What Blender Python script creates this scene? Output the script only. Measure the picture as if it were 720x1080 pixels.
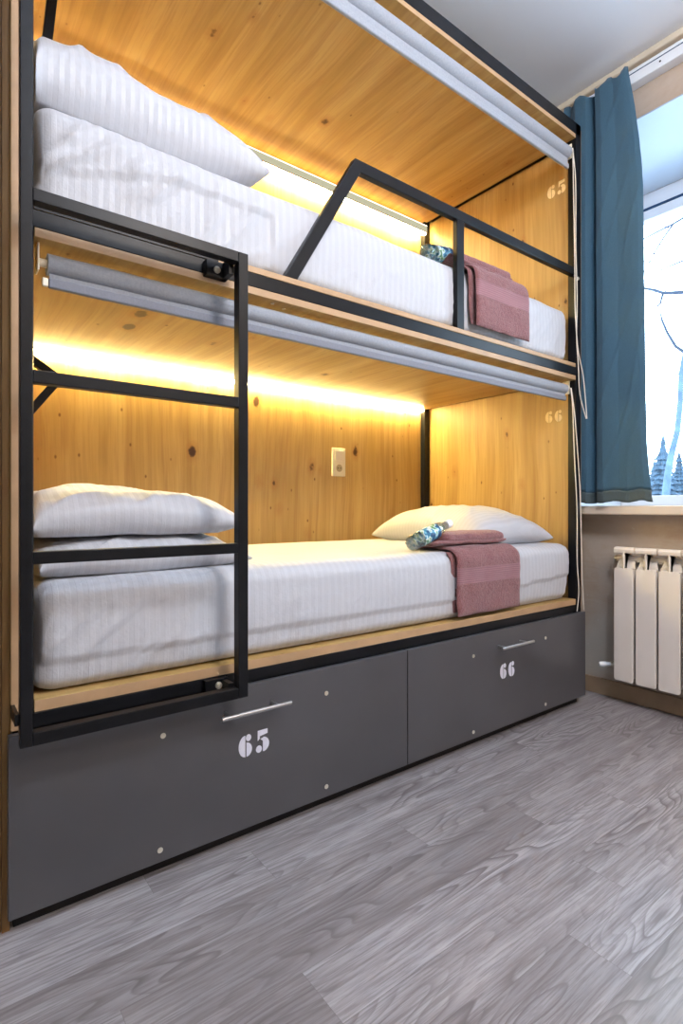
import bpy, bmesh, math, random
from mathutils import Vector, Matrix, noise
random.seed(7)
S = bpy.context.scene
C = S.collection
for o in list(bpy.data.objects):
    bpy.data.objects.remove(o)

# ---------------------------------------------------------------- camera
CAM = Vector((0.0, -1.2621, 0.86))
PSI = math.radians(37.2319)
FPX = 574.27
cd = bpy.data.cameras.new('camera')
cam = bpy.data.objects.new('camera', cd)
C.objects.link(cam)
cam.location = CAM
cam.rotation_euler = (math.radians(90), 0, -PSI)
cd.sensor_fit = 'VERTICAL'
cd.sensor_height = 24.0
cd.lens = FPX / 1080 * 24.0
cd.shift_y = -3.8 / 1080
cd.clip_start = 0.02
cd.clip_end = 300
S.camera = cam

# ---------------------------------------------------------------- world, lights, exposure
w = bpy.data.worlds.new('overcast_sky')
S.world = w
w.use_nodes = True
bg = w.node_tree.nodes['Background']
bg.inputs['Color'].default_value = (0.60, 0.80, 1.0, 1)
bg.inputs['Strength'].default_value = 6.5


def area(name, loc, rot, sx, sy, power, color, portal=False):
    d = bpy.data.lights.new(name, 'AREA')
    d.shape = 'RECTANGLE'
    d.size, d.size_y, d.energy, d.color = sx, sy, power, color
    o = bpy.data.objects.new(name, d)
    C.objects.link(o)
    o.location, o.rotation_euler = loc, rot
    if portal:
        d.cycles.is_portal = True
    return o


R = math.radians
area('window_portal', (3.28, -0.7, 1.72), (0, R(90), 0), 1.7, 1.9, 1, (1, 1, 1), portal=True)


def globe(name, loc, power, color, r=0.16):
    d = bpy.data.lights.new(name, 'POINT')
    d.energy, d.color, d.shadow_soft_size = power, color, r
    o = bpy.data.objects.new(name, d)
    C.objects.link(o)
    o.location = loc
    return o


globe('pendant_lamp_light', (1.15, -2.2, 2.35), 54, (1.0, 0.85, 0.72), 0.25)
globe('ceiling_fill_light', (0.85, -1.40, 2.60), 50, (0.80, 0.88, 1.0), 0.12)  # unseen cool fill, added to brighten the ceiling
S.view_settings.view_transform = 'Standard'
S.view_settings.look = 'None'
S.view_settings.gamma = 1
S.view_settings.exposure = 0.55
S.view_settings.use_curve_mapping = False
S.cycles.use_denoising = True
S.cycles.max_bounces = 8
S.cycles.diffuse_bounces = 5
S.cycles.transparent_max_bounces = 12
S.cycles.sample_clamp_indirect = 6
S.cycles.caustics_reflective = False
S.cycles.caustics_refractive = False


# ---------------------------------------------------------------- materials
def srgb(r, g, b):
    f = lambda c: (c / 255) / 12.92 if c / 255 <= 0.04045 else ((c / 255 + 0.055) / 1.055) ** 2.4
    return (f(r), f(g), f(b), 1)


class NT:
    def __init__(s, name):
        s.m = bpy.data.materials.new(name)
        s.m.use_nodes = True
        s.t = s.m.node_tree
        s.p = s.t.nodes['Principled BSDF']

    def n(s, typ, **kw):
        nd = s.t.nodes.new(typ)
        ins = kw.pop('ins', {})
        for k, v in kw.items():
            setattr(nd, k, v)
        for k, v in ins.items():
            if isinstance(v, bpy.types.NodeSocket):
                s.t.links.new(v, nd.inputs[k])
            else:
                nd.inputs[k].default_value = v
        return nd

    def l(s, a, b):
        s.t.links.new(a, b)

    def coord(s, kind='Object'):
        return s.n('ShaderNodeTexCoord').outputs[kind]

    def mapping(s, vec, scale=(1, 1, 1), loc=(0, 0, 0), rot=(0, 0, 0)):
        return s.n('ShaderNodeMapping', ins={'Vector': vec, 'Scale': scale, 'Location': loc, 'Rotation': rot}).outputs[0]

    def noise(s, vec, scale, detail=3, rough=0.5, dist=0):
        return s.n('ShaderNodeTexNoise', ins={'Vector': vec, 'Scale': scale, 'Detail': detail, 'Roughness': rough, 'Distortion': dist}).outputs['Fac']

    def ramp(s, fac, stops):
        r = s.n('ShaderNodeValToRGB', ins={'Fac': fac})
        e = r.color_ramp.elements
        while len(e) < len(stops):
            e.new(0.5)
        for q, (p, c) in zip(e, stops):
            q.position = p
            q.color = c if len(c) == 4 else (*c, 1)
        return r.outputs[0]

    def mix(s, fac, a, b, mode='MIX'):
        nd = s.n('ShaderNodeMix', data_type='RGBA', blend_type=mode)
        for k, v in ((0, fac), (6, a), (7, b)):
            if isinstance(v, bpy.types.NodeSocket):
                s.l(v, nd.inputs[k])
            else:
                nd.inputs[k].default_value = v
        return nd.outputs[2]

    def math(s, op, a, b=0.0, c=0.0):
        nd = s.n('ShaderNodeMath', operation=op)
        for k, v in enumerate((a, b, c)):
            if isinstance(v, bpy.types.NodeSocket):
                s.l(v, nd.inputs[k])
            else:
                nd.inputs[k].default_value = v
        return nd.outputs[0]

    def set(s, **kw):
        for k, v in kw.items():
            k = {'base': 'Base Color', 'rough': 'Roughness', 'metal': 'Metallic', 'spec': 'Specular IOR Level', 'sheen': 'Sheen Weight', 'coat': 'Coat Weight'}.get(k, k)
            if isinstance(v, bpy.types.NodeSocket):
                s.l(v, s.p.inputs[k])
            else:
                s.p.inputs[k].default_value = v
        return s

    def bump(s, h, strength=0.3, dist=0.002):
        b = s.n('ShaderNodeBump', ins={'Height': h, 'Strength': strength, 'Distance': dist})
        s.l(b.outputs[0], s.p.inputs['Normal'])
        return s


def plain(name, col, rough=0.5, metal=0.0, spec=0.5, var=0.06, scale=9, bump=0.0):
    t = NT(name)
    n = t.noise(t.coord(), scale, 4)
    a = tuple(c * (1 - var) for c in col[:3]) + (1,)
    b = tuple(min(1, c * (1 + var)) for c in col[:3]) + (1,)
    t.set(base=t.ramp(n, [(0.3, a), (0.7, b)]), rough=rough, metal=metal, spec=spec)
    if bump:
        t.bump(t.noise(t.coord(), scale * 30, 3), bump, 0.001)
    return t.m


def oak(name, axis, nrm, seed=0.0, dark=False):
    """knotty oak laminate, grain along axis, board normal nrm (0, 1 or 2)"""
    t = NT(name)
    flat = [1, 1, 1]
    flat[nrm] = 0
    co = t.mapping(t.coord(), scale=flat, loc=(seed, seed * 1.7, seed * 0.6))
    wob = t.n('ShaderNodeTexNoise', ins={'Vector': co, 'Scale': 1.6, 'Detail': 1})
    warped = t.n('ShaderNodeVectorMath', operation='MULTIPLY_ADD',
                 ins={0: wob.outputs['Color'], 1: (0.06, 0.06, 0.06), 2: co}).outputs[0]

    def along(k):
        q = [1, 1, 1]
        q[axis] = k
        return q
    # knots first, they bend the grain
    ks = [7.0] * 3
    ks[axis] = 4.2
    v = t.n('ShaderNodeTexVoronoi', ins={'Vector': t.mapping(warped, scale=ks), 'Scale': 1.0, 'Randomness': 1.0})
    rnd = t.n('ShaderNodeSeparateColor', ins={0: v.outputs['Color']})
    size = t.math('MULTIPLY', t.math('SUBTRACT', rnd.outputs[0], 0.42), 0.19)
    ragged = t.math('ADD', t.math('SUBTRACT', v.outputs['Distance'], size), t.math('MULTIPLY', t.math('SUBTRACT', t.noise(co, 70, 3), 0.5), 0.09))
    g = t.mapping(warped, scale=along(0.07))
    broad = t.noise(g, 9, 3, 0.6)
    mid = t.noise(t.mapping(warped, scale=along(0.035)), 34, 3, 0.6)
    fib = t.noise(t.mapping(warped, scale=along(0.025)), 120, 3, 0.6)
    c = t.ramp(broad, [(0.32, srgb(164, 131, 76)), (0.48, srgb(180, 147, 90)), (0.72, srgb(194, 163, 108))])
    c = t.mix(t.ramp(mid, [(0.36, (0.40,) * 3), (0.54, (0,) * 3)]), c, srgb(148, 108, 64))
    c = t.mix(t.ramp(fib, [(0.38, (0.22,) * 3), (0.52, (0,) * 3)]), c, srgb(136, 98, 60))
    halo = t.ramp(ragged, [(0.0, (0.6,) * 3), (0.17, (0,) * 3)])
    core = t.ramp(ragged, [(-0.02 + 0.02, (1,) * 3), (0.02, (0.85,) * 3), (0.05, (0,) * 3)])
    c = t.mix(halo, c, srgb(156, 104, 58))
    c = t.mix(core, c, srgb(66, 40, 24))
    v2 = t.n('ShaderNodeTexVoronoi', ins={'Vector': t.mapping(co, scale=[k * 2.2 for k in ks]), 'Scale': 1.0})
    r2 = t.n('ShaderNodeSeparateColor', ins={0: v2.outputs['Color']})
    d2 = t.math('ADD', v2.outputs['Distance'], t.math('MULTIPLY', r2.outputs[1], 0.05))
    c = t.mix(t.ramp(d2, [(0.04, (0.85,) * 3), (0.10, (0,) * 3)]), c, srgb(96, 58, 30))
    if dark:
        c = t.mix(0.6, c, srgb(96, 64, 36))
    t.set(base=c, rough=0.42, spec=0.35)
    t.bump(mid, 0.06, 0.001)
    return t.m


def metal_black():
    t = NT('black_powder_coat')
    n = t.noise(t.coord(), 260, 2)
    n2 = t.noise(t.coord(), 6, 5, 0.6)
    t.set(base=t.ramp(n2, [(0.35, srgb(14, 15, 18)), (0.68, srgb(24, 25, 29))]), rough=0.34, spec=0.2)
    t.bump(n, 0.12, 0.0006)
    return t.m


def sheet_mat(name, col=(188, 189, 195), pitch=0.024, axis=0, bumpw=0.5):
    """white cotton with satin stripes"""
    t = NT(name)
    co = t.coord()
    sep = t.n('ShaderNodeSeparateXYZ', ins={0: co}).outputs[axis]
    ph = t.math('FRACT', t.math('MULTIPLY', sep, 1 / pitch))
    st = t.ramp(ph, [(0.0, (0,) * 3), (0.04, (1,) * 3), (0.46, (1,) * 3), (0.5, (0,) * 3)])
    c = srgb(*col)
    c2 = tuple(v * 0.965 for v in c[:3]) + (1,)
    t.set(base=t.mix(st, c2, c), rough=t.math('SUBTRACT', 0.72, t.math('MULTIPLY', st, 0.26)), sheen=0.15, spec=0.4)
    soft = t.noise(t.mapping(co, scale=(1, 1, 1)), 9, 5, 0.6)
    t.bump(t.math('ADD', soft, t.math('MULTIPLY', st, 0.05)), bumpw, 0.01)
    return t.m


def towel_mat(name='dusty_rose_terry', band=None):
    t = NT(name)
    co = t.coord()
    f = t.noise(co, 320, 2)
    f2 = t.noise(co, 95, 3, 0.7)
    c = t.mix(f2, srgb(100, 58, 60), srgb(158, 106, 106))
    h = t.math('ADD', f, f2)
    if band:
        z = t.n('ShaderNodeSeparateXYZ', ins={0: co}).outputs[2]
        inb = t.math('MULTIPLY', t.math('GREATER_THAN', z, band[0]), t.math('LESS_THAN', z, band[1]))
        rib = t.math('ABSOLUTE', t.math('SINE', t.math('MULTIPLY', z, 420)))
        c = t.mix(inb, c, t.mix(rib, srgb(124, 82, 88), srgb(150, 108, 112)))
        h = t.math('ADD', t.math('MULTIPLY', h, t.math('SUBTRACT', 1.0, t.math('MULTIPLY', inb, 0.85))), t.math('MULTIPLY', rib, 0.1))
    t.set(base=c, rough=0.95, sheen=0.35, spec=0.1)
    t.bump(h, 1.0, 0.004)
    return t.m


def fabric(name, a, b, scale=500, rough=0.85, strength=0.4):
    t = NT(name)
    co = t.coord()
    wv = t.noise(t.mapping(co, scale=(1, 1, 0.35)), scale, 2)
    wv2 = t.noise(t.mapping(co, scale=(1, 1, 3)), scale * 0.6, 2)
    t.set(base=t.mix(t.math('MULTIPLY', t.math('ADD', wv, wv2), 0.5), a, b), rough=rough, sheen=0.2, spec=0.2)
    t.bump(wv2, strength, 0.001)
    return t.m


def emit(name, col, st):
    t = NT(name)
    e = t.n('ShaderNodeEmission', ins={'Color': (*col, 1), 'Strength': st})
    t.l(e.outputs[0], t.t.nodes['Material Output'].inputs[0])
    return t.m


def glass(name, tint=(1, 1, 1), gl=0.08):
    t = NT(name)
    tr = t.n('ShaderNodeBsdfTransparent', ins={'Color': (*tint, 1)})
    g = t.n('ShaderNodeBsdfGlossy', ins={'Roughness': 0.03})
    lw = t.n('ShaderNodeLayerWeight', ins={'Blend': 0.25})
    m = t.n('ShaderNodeMixShader', ins={0: t.math('ADD', t.math('MULTIPLY', lw.outputs['Fresnel'], 0.5), gl * 0.3), 1: tr.outputs[0], 2: g.outputs[0]})
    t.l(m.outputs[0], t.t.nodes['Material Output'].inputs[0])
    return t.m


def plaster(name, a, b, c3):
    t = NT(name)
    co = t.coord()
    big = t.noise(co, 2.3, 5, 0.6, 0.4)
    trowel = t.noise(t.mapping(co, scale=(1, 0.6, 2.6), rot=(0.5, 0, 0)), 9, 5, 0.65, 1.2)
    c = t.ramp(big, [(0.34, a), (0.5, b), (0.66, c3)])
    c = t.mix(t.ramp(trowel, [(0.42, (0,) * 3), (0.7, (0.35,) * 3)]), c, c3)
    spots = t.n('ShaderNodeTexVoronoi', ins={'Vector': co, 'Scale': 22.0})
    c = t.mix(t.ramp(spots.outputs['Distance'], [(0.045, (0.8,) * 3), (0.07, (0,) * 3)]), c, srgb(200, 196, 190))
    t.set(base=c, rough=0.6, spec=0.35)
    t.bump(t.math('ADD', trowel, big), 0.35, 0.006)
    return t.m


def floor_mat():
    t = NT('grey_oak_laminate')
    uv = t.n('ShaderNodeUVMap', uv_map='plank').outputs[0]
    at = t.n('ShaderNodeAttribute', attribute_name='plank_tone').outputs['Fac']
    # uv: x along the board in metres (with a random shift), y across it
    wob = t.n('ShaderNodeTexNoise', ins={'Vector': t.mapping(uv, scale=(1.5, 7.5, 1)), 'Scale': 1.0, 'Detail': 2, 'Roughness': 0.45})
    # cathedral rings: contour lines of a smooth stretched noise
    rings = t.math('FRACT', t.math('MULTIPLY', wob.outputs['Fac'], 19.0))
    rings = t.ramp(rings, [(0.0, (0,) * 3), (0.10, (1,) * 3), (0.42, (0.30,) * 3), (0.8, (0,) * 3)])
    where = t.ramp(t.noise(t.mapping(uv, scale=(1.6, 8, 1), loc=(5, 3, 0)), 1.0, 2), [(0.44, (0.12,) * 3), (0.60, (1,) * 3)])
    fib = t.noise(t.mapping(uv, scale=(7, 170, 1)), 1.0, 4, 0.7)
    streak = t.noise(t.mapping(uv, scale=(1.6, 26, 1)), 1.0, 4, 0.6)
    blotch = t.noise(t.mapping(uv, scale=(2.5, 7, 1)), 1.0, 4, 0.6)
    c = t.mix(at, srgb(128, 123, 125), srgb(180, 177, 181))
    c = t.mix(t.ramp(streak, [(0.35, (0.55,) * 3), (0.6, (0,) * 3)]), c, srgb(104, 94, 92))
    c = t.mix(t.ramp(blotch, [(0.5, (0,) * 3), (0.75, (0.5,) * 3)]), c, srgb(188, 182, 182))
    c = t.mix(t.math('MULTIPLY', t.math('MULTIPLY', rings, where), 0.74), c, srgb(84, 76, 76))
    c = t.mix(t.ramp(fib, [(0.40, (0.62,) * 3), (0.56, (0,) * 3)]), c, srgb(104, 97, 97))
    t.set(base=c, rough=t.math('ADD', 0.27, t.math('MULTIPLY', fib, 0.18)), spec=0.6)
    t.bump(fib, 0.12, 0.001)
    return t.m


M = dict(
    oak_x=oak('oak_laminate_long', 0, 2, 0.3), oak_y=oak('oak_laminate_cross', 1, 2, 2.1), oak_z=oak('oak_laminate_upright', 2, 1, 4.4),
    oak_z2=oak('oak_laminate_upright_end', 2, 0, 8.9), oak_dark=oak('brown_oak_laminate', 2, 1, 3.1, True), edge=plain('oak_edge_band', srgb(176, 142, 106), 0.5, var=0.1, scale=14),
    black=metal_black(), graphite=None,
    steel=plain('brushed_steel', srgb(200, 200, 202), 0.28, 1.0), bolt=plain('zinc_bolt', srgb(215, 210, 195), 0.35, 0.55),
    white_paint=plain('white_radiator_enamel', srgb(232, 224, 216), 0.32, var=0.02),
    white_pvc=plain('white_window_pvc', srgb(232, 236, 242), 0.3, var=0.02),
    plastic=plain('cream_plastic', srgb(236, 228, 208), 0.35, var=0.02),
    stencil=plain('white_stencil_paint', srgb(214, 214, 226), 0.6, var=0.05, scale=60),
    stencil_cream=plain('cream_stencil_paint', srgb(240, 214, 160), 0.6, var=0.08, scale=60),
    sheet=sheet_mat('white_striped_sheet'), pillow=sheet_mat('white_striped_pillowcase', pitch=0.02, axis=1, bumpw=0.35),
    pillow_x=sheet_mat('white_striped_case', pitch=0.022, axis=0, bumpw=0.35),
    towel=towel_mat(), alu=plain('aluminium_profile', srgb(236, 238, 226), 0.5, 0.0, var=0.04),
    blind=fabric('grey_blind_fabric', srgb(128, 132, 140), srgb(166, 170, 178), 240),
    blind_dark=fabric('grey_blind_hem', srgb(112, 114, 124), srgb(140, 142, 152), 240),
    curtain=fabric('teal_curtain_cloth', srgb(44, 74, 93), srgb(74, 108, 130), 420),
    curtain_hem=fabric('teal_curtain_hem_cloth', srgb(60, 72, 76), srgb(84, 98, 102), 420),
    cord=plain('white_blind_cord', srgb(224, 214, 200), 0.6),
    ceiling=plain('ceiling_white', srgb(234, 238, 246), 0.8, var=0.02, scale=2),
    cornice=plain('cream_cornice', srgb(222, 210, 190), 0.6, var=0.05, scale=6),
    wall=plaster('window_wall_plaster', srgb(166, 146, 128), srgb(180, 164, 148), srgb(188, 180, 170)),
    wall_beige=plaster('beige_plaster', srgb(172, 150, 130), srgb(184, 164, 146), srgb(198, 182, 166)),
    room=plain('room_wall_paint', srgb(190, 184, 178), 0.8, var=0.04, scale=2),
    sill=plain('sill_laminate', srgb(226, 212, 196), 0.35, var=0.02),
    dark=plain('dark_gap_board', srgb(22, 20, 20), 0.8),
    gasket=plain('dark_blue_gasket', srgb(30, 66, 104), 0.5),
    glass=glass('window_glass'), pet=glass('clear_bottle_plastic', (0.93, 0.97, 0.98), 0.4),
    skirting=plain('brown_skirting', srgb(158, 134, 108), 0.45, var=0.12, scale=8),
    snow=plain('snow_ground', srgb(226, 234, 242), 0.9, var=0.06, scale=0.4),
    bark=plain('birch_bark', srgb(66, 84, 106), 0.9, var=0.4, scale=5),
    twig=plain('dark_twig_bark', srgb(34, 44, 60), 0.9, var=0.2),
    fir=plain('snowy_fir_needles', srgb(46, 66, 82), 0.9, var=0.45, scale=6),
)
tg = NT('graphite_laminate')
tg.set(base=tg.ramp(tg.noise(tg.coord(), 3, 4), [(0.35, srgb(72, 71, 74)), (0.7, srgb(80, 79, 82))]), rough=0.3, spec=0.5)
M['graphite'] = tg.m
M['led'] = emit('warm_led_strip', (1.0, 0.80, 0.33), 110.0)
M['led_up'] = emit('warm_led_strip_upper', (1.0, 0.80, 0.36), 84.0)
M['floor'] = floor_mat()
M['profile_glow'] = emit('painted_profile_glow', (0.95, 0.90, 0.62), 0.42)  # glow put into the aluminium profile face, which is no light source
tl = NT('printed_bottle_label')
_co = tl.coord()
_n = tl.noise(_co, 42, 2)
_c = tl.ramp(_n, [(0.40, srgb(26, 70, 110)), (0.47, srgb(60, 150, 178)), (0.53, srgb(226, 236, 236)), (0.60, srgb(92, 150, 84)), (0.7, srgb(40, 90, 120))])
tl.set(base=_c, rough=0.3)
M['label'] = tl.m


# ---------------------------------------------------------------- object helpers
def wloc(o):
    p = Vector((0, 0, 0))
    while o is not None:
        p = p + o.location
        o = o.parent
    return p


def obj(name, geo, mat, parent=None, smooth=False, sharp=40):
    """geo: bmesh or (verts, faces) in world coordinates -> ONE mesh object"""
    me = bpy.data.meshes.new(name)
    if isinstance(geo, bmesh.types.BMesh):
        bmesh.ops.recalc_face_normals(geo, faces=geo.faces)
        geo.to_mesh(me)
        geo.free()
    else:
        me.from_pydata([tuple(v) for v in geo[0]], [], geo[1])
    for m in (mat if isinstance(mat, (list, tuple)) else [mat]):
        me.materials.append(m)
    o = bpy.data.objects.new(name, me)
    C.objects.link(o)
    if parent is not None:
        off = wloc(parent)
        o.parent = parent
    else:
        xs = [v.co for v in me.vertices]
        lo = Vector([min(v[i] for v in xs) for i in range(3)])
        hi = Vector([max(v[i] for v in xs) for i in range(3)])
        off = Vector(((lo.x + hi.x) / 2, (lo.y + hi.y) / 2, lo.z))
        o.location = off
    me.transform(Matrix.Translation(-off))
    if smooth:
        for p in me.polygons:
            p.use_smooth = True
        if sharp < 180:
            me.set_sharp_from_angle(angle=math.radians(sharp))
    return o


def thing(name, label, cat, loc=(0, 0, 0), group=None):
    o = bpy.data.objects.new(name, None)
    o.empty_display_size = 0.1
    C.objects.link(o)
    o.location = loc
    return tag(o, label, cat, group)


def tag(o, label, cat, group=None):
    o['label'] = label
    o['category'] = cat
    if group:
        o['group'] = group
    return o


def struct(name, geo, mat, parent=None, **k):
    o = obj(name, geo, mat, parent, **k)
    if parent is None:
        o['kind'] = 'structure'
    return o


def box(x0, x1, y0, y1, z0, z1, bev=0.0, seg=2, bm=None):
    t = bmesh.new()
    bmesh.ops.create_cube(t, size=1)
    for v in t.verts:
        v.co = Vector(((x0 + x1) / 2 + v.co.x * (x1 - x0), (y0 + y1) / 2 + v.co.y * (y1 - y0), (z0 + z1) / 2 + v.co.z * (z1 - z0)))
    if bev:
        bmesh.ops.bevel(t, geom=list(t.edges), offset=bev, segments=seg, profile=0.5, affect='EDGES')
    return join(bm, t)


def join(bm, t):
    if bm is None:
        return t
    me = bpy.data.meshes.new('tmp')
    t.to_mesh(me)
    t.free()
    bm.from_mesh(me)
    bpy.data.meshes.remove(me)
    return bm


def frame_axes(d):
    d = d.normalized()
    up = Vector((0, 0, 1)) if abs(d.z) < 0.95 else Vector((0, 1, 0))
    a = d.cross(up).normalized()
    return a, a.cross(d).normalized()


def tube(pts, rad, n=8, bm=None, caps=True):
    """round tube through points; rad float or list"""
    bm = bm or bmesh.new()
    pts = [Vector(p) for p in pts]
    rr = rad if isinstance(rad, (list, tuple)) else [rad] * len(pts)
    rings = []
    a = None
    for i, p in enumerate(pts):
        d = (pts[min(i + 1, len(pts) - 1)] - pts[max(i - 1, 0)])
        if a is None:
            a, b = frame_axes(d)
        else:
            dn = d.normalized()
            a = (a - dn * a.dot(dn)).normalized()
            b = a.cross(dn).normalized()
        rings.append([bm.verts.new(p + (a * math.cos(2 * math.pi * k / n) + b * math.sin(2 * math.pi * k / n)) * rr[i]) for k in range(n)])
    for i in range(len(rings) - 1):
        for k in range(n):
            bm.faces.new((rings[i][k], rings[i][(k + 1) % n], rings[i + 1][(k + 1) % n], rings[i + 1][k]))
    if caps:
        bm.faces.new(rings[0][::-1])
        bm.faces.new(rings[-1])
    return bm


def prism_y(poly, y0, y1, bev=0.0, bm=None):
    """polygon in (x, z) extruded from y0 to y1"""
    t = bmesh.new()
    f = t.faces.new([t.verts.new((x, y0, z)) for x, z in poly])
    r = bmesh.ops.extrude_face_region(t, geom=[f])
    for v in [g for g in r['geom'] if isinstance(g, bmesh.types.BMVert)]:
        v.co.y = y1
    bmesh.ops.recalc_face_normals(t, faces=t.faces)
    if bev:
        bmesh.ops.bevel(t, geom=list(t.edges), offset=bev, segments=2, profile=0.5, affect='EDGES')
    return join(bm, t)


def bar_xz(p, q, wdt, y0, y1, bev=0.002, bm=None):
    """rectangular bar in an x-z plane from p to q"""
    p, q = Vector((p[0], p[1])), Vector((q[0], q[1]))
    d = (q - p).normalized()
    n = Vector((-d.y, d.x)) * wdt / 2
    return prism_y([tuple(p - n), tuple(q - n), tuple(q + n), tuple(p + n)], y0, y1, bev, bm)


def disc(center, axis, r, depth, n=18, bm=None, bev=0.0):
    c = Vector(center)
    ax = Vector(axis).normalized()
    a, b = frame_axes(ax)
    t = bmesh.new()
    A = [t.verts.new(c + (a * math.cos(2 * math.pi * k / n) + b * math.sin(2 * math.pi * k / n)) * r) for k in range(n)]
    B = [t.verts.new(v.co + ax * depth) for v in A]
    t.faces.new(A[::-1])
    t.faces.new(B)
    for k in range(n):
        t.faces.new((A[k], A[(k + 1) % n], B[(k + 1) % n], B[k]))
    if bev:
        bmesh.ops.bevel(t, geom=[e for e in t.edges if e.verts[0] in B and e.verts[1] in B], offset=bev, segments=2, affect='EDGES')
    return join(bm, t)


def fbm(x, y, z, oct=4):
    return noise.fractal(Vector((x, y, z)), 1.0, 2.1, oct)


# ================================================================ SETTING
ZC = 2.832            # ceiling
XW = 2.489            # face of the window wall
XL0, YB, YF = -1.75, 1.0, -3.3

# floor with staggered planks
PW, PL, Y0 = 0.125, 1.075, -0.04
joints = {-1: 0.645, -2: 1.018, -3: 1.338, -4: 0.552, -5: 1.257, -6: 1.03, 0: 0.402}
fv, ff, fuv, ftone, fmi = [], [], [], [], []
rng = random.Random(11)
row = -27
while Y0 + row * PW < YB + 0.05:
    # row r covers y in [Y0 + r*PW, Y0 + (r+1)*PW]
    y0, y1 = Y0 + row * PW, Y0 + (row + 1) * PW
    x = joints.get(row, rng.uniform(0, PL)) - 4 * PL
    while x < 3.3:
        xa, xb = max(x, XL0), min(x + PL, 3.2)
        ya, yb = max(y0, YF), min(y1, YB)
        if xb > xa and yb > ya:
            i = len(fv)
            g = 0.00035
            fv += [(xa + g, ya + g, 0), (xb - g, ya + g, 0), (xb - g, yb - g, 0), (xa + g, yb - g, 0)]
            ff.append((i, i + 1, i + 2, i + 3))
            sx, sy = rng.uniform(0, 50), rng.uniform(0, 50)
            fuv.append([(xa + sx, ya + sy), (xb + sx, ya + sy), (xb + sx, yb + sy), (xa + sx, yb + sy)])
            ftone.append(rng.uniform(0.1, 0.95))
            fmi.append(0)
        x += PL
    row += 1
i = len(fv)
fv += [(XL0, YF, -0.001), (3.2, YF, -0.001), (3.2, YB, -0.001), (XL0, YB, -0.001),
       (XL0, YF, -0.06), (3.2, YF, -0.06), (3.2, YB, -0.06), (XL0, YB, -0.06)]
ff += [(i, i + 1, i + 2, i + 3), (i + 7, i + 6, i + 5, i + 4), (i, i + 4, i + 5, i + 1), (i + 1, i + 5, i + 6, i + 2), (i + 2, i + 6, i + 7, i + 3), (i + 3, i + 7, i + 4, i)]
for _ in range(6):
    fuv.append([(0, 0)] * 4)
    ftone.append(0)
    fmi.append(1)
fl = struct('floor', (fv, ff), [M['floor'], plain('plank_seam', srgb(112, 108, 108), 0.6)])
uvl = fl.data.uv_layers.new(name='plank')
ta = fl.data.attributes.new('plank_tone', 'FLOAT', 'FACE')
for k, p in enumerate(fl.data.polygons):
    for li, uvc in zip(p.loop_indices, fuv[k]):
        uvl.data[li].uv = uvc
    ta.data[k].value = ftone[k]
    p.material_index = fmi[k]

struct('ceiling', box(XL0, 3.2, YF, YB, ZC, ZC + 0.06), M['ceiling'])
struct('wall_back', box(XL0, 3.2, YB, YB + 0.1, 0, ZC), M['room'])
struct('wall_left', box(XL0 - 0.1, XL0, YF, YB, 0, ZC), M['room'])
struct('wall_front', box(XL0, 3.2, YF - 0.1, YF, 0, ZC), M['room'])
# window wall, 0.7 m thick, with a deep opening
WY0, WY1, WZ0, WZ1, WX = -1.65, 0.24, 0.83, 2.58, 3.12
wb = box(XW, 3.2, YF, YB, 0, WZ0)
box(XW, 3.2, YF, WY0, WZ0, ZC, bm=wb)
box(XW, 3.2, WY1, YB, WZ0, ZC, bm=wb)
struct('wall_right', wb, M['wall'])
struct('wall_lintel', box(XW, 3.2, WY0, WY1, WZ1, ZC), M['wall_beige'])
struct('baseboard_right', box(XW - 0.012, XW, YF, YB, 0, 0.075, 0.003), M['skirting'])
struct('trim_1', box(XW - 0.035, XW, YF, YB, ZC - 0.03, ZC, 0.008), M['cornice'])
# window lining (white reveal panels)
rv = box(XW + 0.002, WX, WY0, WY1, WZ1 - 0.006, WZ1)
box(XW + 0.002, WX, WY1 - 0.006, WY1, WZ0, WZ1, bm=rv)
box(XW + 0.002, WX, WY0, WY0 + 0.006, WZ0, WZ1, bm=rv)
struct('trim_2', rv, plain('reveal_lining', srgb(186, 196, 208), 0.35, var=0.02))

win = struct('window_1', None or box(WX - 0.0, WX + 0.07, WY0 + 0.006, WY1 - 0.006, WZ0 + 0.045, WZ0 + 0.10, 0.004), M['white_pvc'])
fr = box(WX, WX + 0.07, WY0 + 0.006, WY1 - 0.006, WZ1 - 0.085, WZ1 - 0.006, 0.004)
box(WX, WX + 0.07, WY0 + 0.006, WY0 + 0.07, WZ0 + 0.1, WZ1 - 0.085, 0.004, bm=fr)
box(WX, WX + 0.07, WY1 - 0.07, WY1 - 0.006, WZ0 + 0.1, WZ1 - 0.085, 0.004, bm=fr)
box(WX, WX + 0.07, -0.76, -0.68, WZ0 + 0.1, WZ1 - 0.085, 0.004, bm=fr)
obj('window_frame', fr, M['white_pvc'], win)
gk = box(WX - 0.006, WX, WY0 + 0.03, WY1 - 0.03, WZ1 - 0.098, WZ1 - 0.086)
obj('gasket', gk, M['gasket'], win)
sh = box(WX - 0.004, WX + 0.05, WY0 + 0.07, WY1 - 0.07, WZ1 - 0.15, WZ1 - 0.098, 0.004)
obj('sash_top', sh, M['white_pvc'], win)
for a, b in ((WY0 + 0.07, -0.76), (-0.68, WY1 - 0.07)):
    obj('glass_pane', box(WX + 0.03, WX + 0.036, a, b, WZ0 + 0.10, WZ1 - 0.15), M['glass'], win)
sl = box(XW - 0.09, XW + 0.01, WY0 - 0.06, WY1 + 0.05, 0.832, 0.872, 0.006)
box(XW, WX + 0.01, WY0 + 0.004, WY1 - 0.004, 0.832, 0.872, bm=sl)
obj('window_sill', sl, M['sill'], win)

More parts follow.
